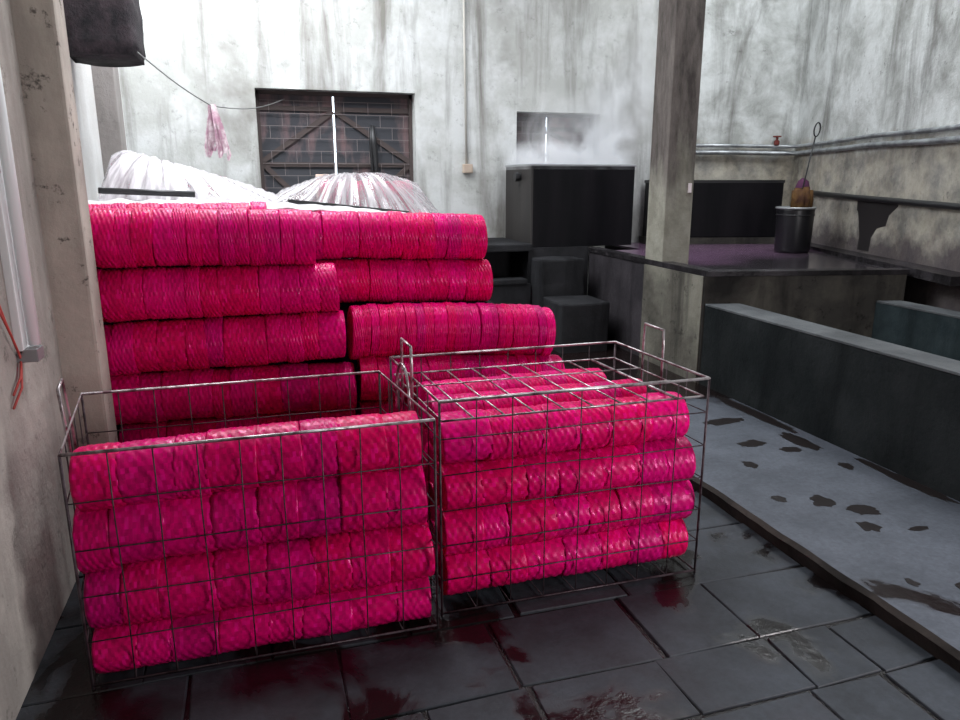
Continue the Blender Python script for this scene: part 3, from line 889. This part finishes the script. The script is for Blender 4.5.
# right column
bn_ = ['pink woven roll on top of the right column of the tall pile', 'pink woven roll second from the top in the right column of the tall pile', 'long fine ribbed pink roll sticking out third in the tall right column', 'pink woven roll fourth from the top in the right column of the tall pile', 'pink woven roll fifth in the right column, behind the right crate', 'pink woven roll on the floor under the right column of the tall pile']
bx = [(0.13, 1.195, 3.89, 1.315), (0.20, 1.225, 3.885, 1.075), (0.425, 1.49, 3.63, 0.845), (0.455, 1.54, 3.58, 0.60), (0.45, 1.45, 3.60, 0.38), (0.45, 1.45, 3.60, 0.128)]
for k_, (x0, x1, y, z) in enumerate(bx):
    roll(x0, x1, y, z, 0.122, [0.122, 0.115, 0.135, 0.112, 0.124, 0.124][k_], bn_[k_], G3, nseg=[13, 12, 24, 16, 10, 10][k_], tilt=[0.03, 0.03, 0.055, 0.06, 0, 0][k_], bow=[0.01, 0.005, 0.02, 0.01, 0, 0][k_])
# rolls under the plastic sheets
for k_, (x0, x1, y, z) in enumerate(((0.22, 1.07, 4.75, 1.29), (0.22, 1.06, 5.0, 1.29), (0.42, 1.00, 4.87, 1.475))):
    roll(x0, x1, y, z, 0.122, 0.122, 'pink woven roll under the clear pleated plastic sheet, ' + ['front one', 'rear one', 'upper one'][k_], 'pink rolls under the plastic sheets', nseg=11)
for k_, (x0, x1, y, z, tl) in enumerate(((-0.77, 0.02, 4.75, 1.345, 0.02), (-0.77, 0.02, 5.0, 1.345, 0.02), (-0.74, -0.15, 4.87, 1.525, 0.10))):
    roll(x0, x1, y, z, 0.122, 0.122, 'pink woven roll under the sloping white plastic sheet, ' + ['front one', 'rear one', 'upper one'][k_], 'pink rolls under the plastic sheets', nseg=11, tilt=tl)


# ------------------------------------------------------------------ plastic sheets, cover and poles
def interp(x, pts):
    for (xa_, ya_), (xb_, yb_) in zip(pts, pts[1:]):
        if x <= xb_:
            tt = max(0.0, min(1.0, (x - xa_) / (xb_ - xa_)))
            return ya_ + (yb_ - ya_) * tt
    return pts[-1][1]


def smooth(t_):
    t_ = max(0.0, min(1.0, t_))
    return t_ * t_ * (3 - 2 * t_)


def mound(xs, zs_top, yf, ym, yb, zf, zb, pleat, seed, cx):
    """a sheet draped over a heap: profile along x, falling to the front and the back"""
    def fn(u, v):
        x = xs[0] + (xs[1] - xs[0]) * u
        y = yf + (yb - yf) * v
        zt = interp(x, zs_top)
        z_f = zf(x)
        if y < ym:
            tt = (y - yf) / (ym - yf)
            z = z_f + (zt - z_f) * (1 - (1 - tt) ** 1.7)
            k_ = 1 - tt
        else:
            z = zb + (zt - zb) * (1 - ((y - ym) / (yb - ym)) ** 2.2)
            k_ = 0.2
        fan = (x - cx) / (0.35 + 0.65 * k_)
        z += pleat * (k_ * 0.85 + 0.15) * (sin(fan * 46 + seed + 2.5 * mnoise.noise(Vector((x * 4, seed, 0)))) + 0.7 * mnoise.noise(Vector((fan * 30, y * 3, seed))))
        y2 = y + pleat * 0.9 * sin(fan * 46 + seed) * k_
        return (x, y2, z)
    uvs = []
    for j in range(41):
        for i in range(201):
            x = xs[0] + (xs[1] - xs[0]) * i / 200
            y = yf + (yb - yf) * j / 40
            k_ = max(0.0, 1 - (y - yf) / (ym - yf)) if y < ym else 0.0
            uvs.append(((x - cx) / (0.35 + 0.65 * k_) + 3.0, y))
    m_ = MB().grid(fn, 200, 40)
    m_.uv = uvs
    return m_


ms = mound((0.06, 1.19), [(0.06, 1.46), (0.2, 1.545), (0.45, 1.632), (0.60, 1.645), (0.82, 1.645), (0.98, 1.605), (1.05, 1.58), (1.19, 1.36)], 4.50, 4.86, 5.25, lambda x: interp(x, [(0.06, 1.455), (0.9, 1.385), (1.19, 1.33)]), 1.3, 0.016, 1.0, 0.65)
o = ms.build('plastic_sheet', M['sheet'], smooth=True)
so = o.modifiers.new('thickness', 'SOLIDIFY'); so.thickness = 0.0015
tag(o, 'clear pleated plastic sheet fanned over pink rolls below the large window', 'sheet', 'plastic sheets on the pile')
ms = mound((-0.80, 0.20), [(-0.80, 1.60), (-0.75, 1.74), (-0.69, 1.768), (-0.60, 1.75), (-0.3, 1.665), (0.0, 1.57), (0.20, 1.49)], 4.47, 4.80, 5.25, lambda x: interp(x, [(-0.98, 1.475), (-0.3, 1.455), (0.20, 1.41)]), 1.35, 0.016, 4.0, -0.5)
o = ms.build('plastic_sheet', M['sheet_b'], smooth=True)
so = o.modifiers.new('thickness', 'SOLIDIFY'); so.thickness = 0.0015
tag(o, 'white plastic sheet sloping over the heap beside the far left pillar', 'sheet', 'plastic sheets on the pile')


def cov(u, v):
    x = -1.0 + 2.15 * u
    y = 3.93 + 0.62 * v
    z = interp(x, [(-1.0, 1.505), (-0.2, 1.505), (0.1, 1.485), (0.5, 1.46), (1.0, 1.40), (1.28, 1.335)]) - 0.02 * smooth(v)
    if v < 0.12: z -= 0.03 * (1 - v / 0.12)
    z += 0.010 * mnoise.noise(Vector((x * 7, y * 5, 0))) + 0.006 * sin(x * 40 + 5 * y)
    return (x, y + 0.03 * mnoise.noise(Vector((x * 5, 3, 0))), z)


cm = MB().grid(cov, 140, 20)
cm.uv = [(2.28 * i / 140, 0.62 * j / 20) for j in range(21) for i in range(141)]
o = cm.build('white_cover', M['cover'], smooth=True)
so = o.modifiers.new('thickness', 'SOLIDIFY'); so.thickness = 0.002
tag(o, 'white sheet spread flat over the top of the pile, glaring in daylight', 'sheet')
po = MB().tube([(-0.785, 4.46, 1.545), (-0.30, 4.47, 1.522)], 0.017, 10).build('black_pole', M['black_iron'], smooth=True)
tag(po, 'black pole lying along the front of the white sloping sheet', 'pole')
po = MB().tube([(0.20, 4.46, 1.482), (0.91, 4.46, 1.405)], 0.016, 4).build('black_pole', M['black_iron'])
tag(po, 'black bar lying along the front hem of the clear pleated sheet', 'pole')

# ------------------------------------------------------------------ wire crates
def crate(x0, x1, y0, y1, z0, z1, label, nx, ny, nz, rack=0.0, lid=None, handle_l='rect', handle_r='rect'):
    t_ = thing('wire_crate', ((x0 + x1) / 2, (y0 + y1) / 2, 0), label, 'crate', 'wire crates of pink rolls')
    rr, wr_ = 0.0058, 0.0024

    def K(x, y, z): return (x + rack * (y - y0) / (y1 - y0), y, z)   # the crate is racked slightly out of square
    MB().tube([K(x0, y0, z1), K(x1, y0, z1), K(x1, y1, z1), K(x0, y1, z1)], rr, 8, True).build('top_rail', M['rail'], t_, smooth=True)
    MB().tube([K(x0, y0, z0), K(x1, y0, z0), K(x1, y1, z0), K(x0, y1, z0)], rr * 0.8, 8, True).build('bottom_rail', M['wire'], t_, smooth=True)
    for (x, y) in ((x0, y0), (x1, y0), (x1, y1), (x0, y1)):
        MB().tube([K(x, y, 0.0), K(x, y, z1)], rr * 0.8, 8).build('corner_post', M['wire'], t_, smooth=True)

    def jit(): return R.uniform(-.006, .006)
    def panel(name, P, nu, nv):
        mb = MB()
        for i in range(1, nu):
            a = i / nu
            q = [P(a, 0), P(a + jit() / 2, 0.35), P(a + jit() / 2, 0.7), P(a, 1)]
            mb.tube(q, wr_, 5)
        for j in range(1, nv):
            b_ = j / nv
            q = [P(0, b_), P(0.33, b_ + jit()), P(0.66, b_ + jit()), P(1, b_)]
            mb.tube(q, wr_, 5)
        mb.build(name, M['wire'], t_, smooth=True)
    dz = z1 - z0
    panel('front_grid', lambda a, b_: K(x0 + (x1 - x0) * a, y0, z0 + dz * b_), nx, nz)
    panel('back_grid', lambda a, b_: K(x0 + (x1 - x0) * a, y1, z0 + dz * b_), nx, nz)
    panel('side_grid', lambda a, b_: K(x0, y0 + (y1 - y0) * a, z0 + dz * b_), ny, nz)
    panel('side_grid', lambda a, b_: K(x1, y0 + (y1 - y0) * a, z0 + dz * b_), ny, nz)
    panel('base_grid', lambda a, b_: K(x0 + (x1 - x0) * a, y0 + (y1 - y0) * b_, z0), nx, ny)
    if lid:
        lx0, lx1, ly0, ly1 = x0 + 0.012, x1 - 0.012, y0 + 0.012, y1 - 0.012
        lb = MB()
        lb.tube([K(lx0, ly0, lid), K(lx1, ly0, lid), K(lx1, ly1, lid), K(lx0, ly1, lid)], 0.0045, 6, True)
        for i in range(1, nx + 1):
            x = lx0 + (lx1 - lx0) * i / (nx + 1)
            lb.tube([K(x, ly0, lid), K(x, ly1, lid)], 0.0036 if i < nx else 0.006, 6)
        for y in (ly0 + (ly1 - ly0) * 0.33, ly0 + (ly1 - ly0) * 0.66):
            lb.tube([K(lx0, y, lid + 0.006), K(lx1, y, lid + 0.006)], 0.0034, 6)
        lb.build('lid_grid', M['rail'], t_, smooth=True)
    for (x, kind, sg) in ((x0, handle_l, -1), (x1, handle_r, 1)):
        ya, yb = (y0 + y1) / 2 - 0.075 + 0.05, (y0 + y1) / 2 + 0.075 + 0.05
        xo = x + 0.008 * sg
        if kind == 'rect':
            pts = [(xo, ya, z1 - 0.17), (xo, ya, z1 + 0.06), (xo, ya + 0.004, z1 + 0.128), (xo, yb - 0.004, z1 + 0.132), (xo, yb, z1 + 0.06), (xo, yb, z1 - 0.17)]
        elif kind == 'lean':
            pts = [(xo, ya - 0.02, z1 - 0.17), (xo - 0.004, ya - 0.05, z1 + 0.03), (xo - 0.008, ya - 0.06, z1 + 0.135), (xo - 0.008, yb - 0.1, z1 + 0.14), (xo - 0.004, yb - 0.08, z1 + 0.03), (xo, yb - 0.05, z1 - 0.17)]
        else:
            pts = [(xo, ya - 0.02 + 0.17 * (1 - cos(pi * i / 14)) / 2, z1 - 0.10 + 0.205 * sin(pi * i / 14) ** 0.7) for i in range(15)]
        MB().tube([K(*p) for p in pts], 0.006, 7).build('handle', M['rail'], t_, smooth=True)
    return t_


crate(-0.60, 0.545, 2.315, 3.01, 0.012, 0.805, 'open wire crate on the left by the wall, filled with stacked pink rolls', 9, 5, 5, -0.075, None, 'lean', 'arch')
crate(0.578, 1.668, 2.378, 3.085, 0.012, 0.845, 'wire crate on the right with a wire lid over its pink rolls', 8, 5, 6, -0.045, 0.770, 'rect', 'rect')

# ------------------------------------------------------------------ steam
sv = MB().box((2.42, 6.60, 1.70), (4.35, 7.53, 3.5))
k = NT('steam')
nt = k.t
nt.nodes.remove(k.p)
vol = k.n('ShaderNodeVolumePrincipled')
vol.inputs['Color'].default_value = (0.97, 0.98, 1, 1)
vol.inputs['Anisotropy'].default_value = 0.1
sep = k.n('ShaderNodeSeparateXYZ')
k.l(k.co.outputs['Object'], sep.inputs[0])
zf = k.math('DIVIDE', k.math('SUBTRACT', sep.outputs[2], 1.72), 1.75)
puff = k.noise(2.8, 6, 0.62, k.mapping((1.0, 1.0, 0.75), (0.3, 0, 0.2)), 0.9)


def bandf(center, width, inner=0.35):
    d_ = k.math('ABSOLUTE', k.math('DIVIDE', k.math('SUBTRACT', sep.outputs[0], center), width))
    return k.ramp(d_, [(inner, 1.0), (1.0, 0.0)])


dy_ = k.ramp(k.math('ABSOLUTE', k.math('DIVIDE', k.math('SUBTRACT', sep.outputs[1], 7.12), 0.42)), [(0.6, 1.0), (1.0, 0.0)])
thr = k.ramp(puff, [(0.44, 0.0), (0.62, 1.0)])
# a dense low layer over the bath, thin wisps above it, and a plume drifting up to the right
low = k.math('MULTIPLY', k.math('MULTIPLY', bandf(3.12, 0.62, 0.75), k.ramp(zf, [(0.0, 1.0), (0.05, 0.6), (0.15, 0.0)])), k.math('ADD', 0.35, thr))
wisp = k.math('MULTIPLY', k.math('MULTIPLY', bandf(3.15, 0.62, 0.6), k.ramp(zf, [(0.0, 0.8), (0.16, 0.30), (0.45, 0.0)])), thr)
plume = k.math('MULTIPLY', k.math('MULTIPLY', bandf(k.math('ADD', 3.42, k.math('MULTIPLY', zf, 0.75)), k.math('ADD', 0.30, k.math('MULTIPLY', zf, 0.25))), k.ramp(zf, [(0.0, 0.8), (0.25, 0.45), (0.85, 0.0)])), k.math('ADD', 0.05, thr))
den = k.math('MULTIPLY', dy_, k.math('ADD', k.math('ADD', low, wisp), plume))
k.l(k.math('MULTIPLY', den, 7.0), vol.inputs['Density'])
k.l(vol.outputs[0], k.out.inputs['Volume'])
o = sv.build('steam_cloud', k.m)
tag(o, 'white steam rising from the sooty vat in front of the small window', 'steam', kind='stuff')
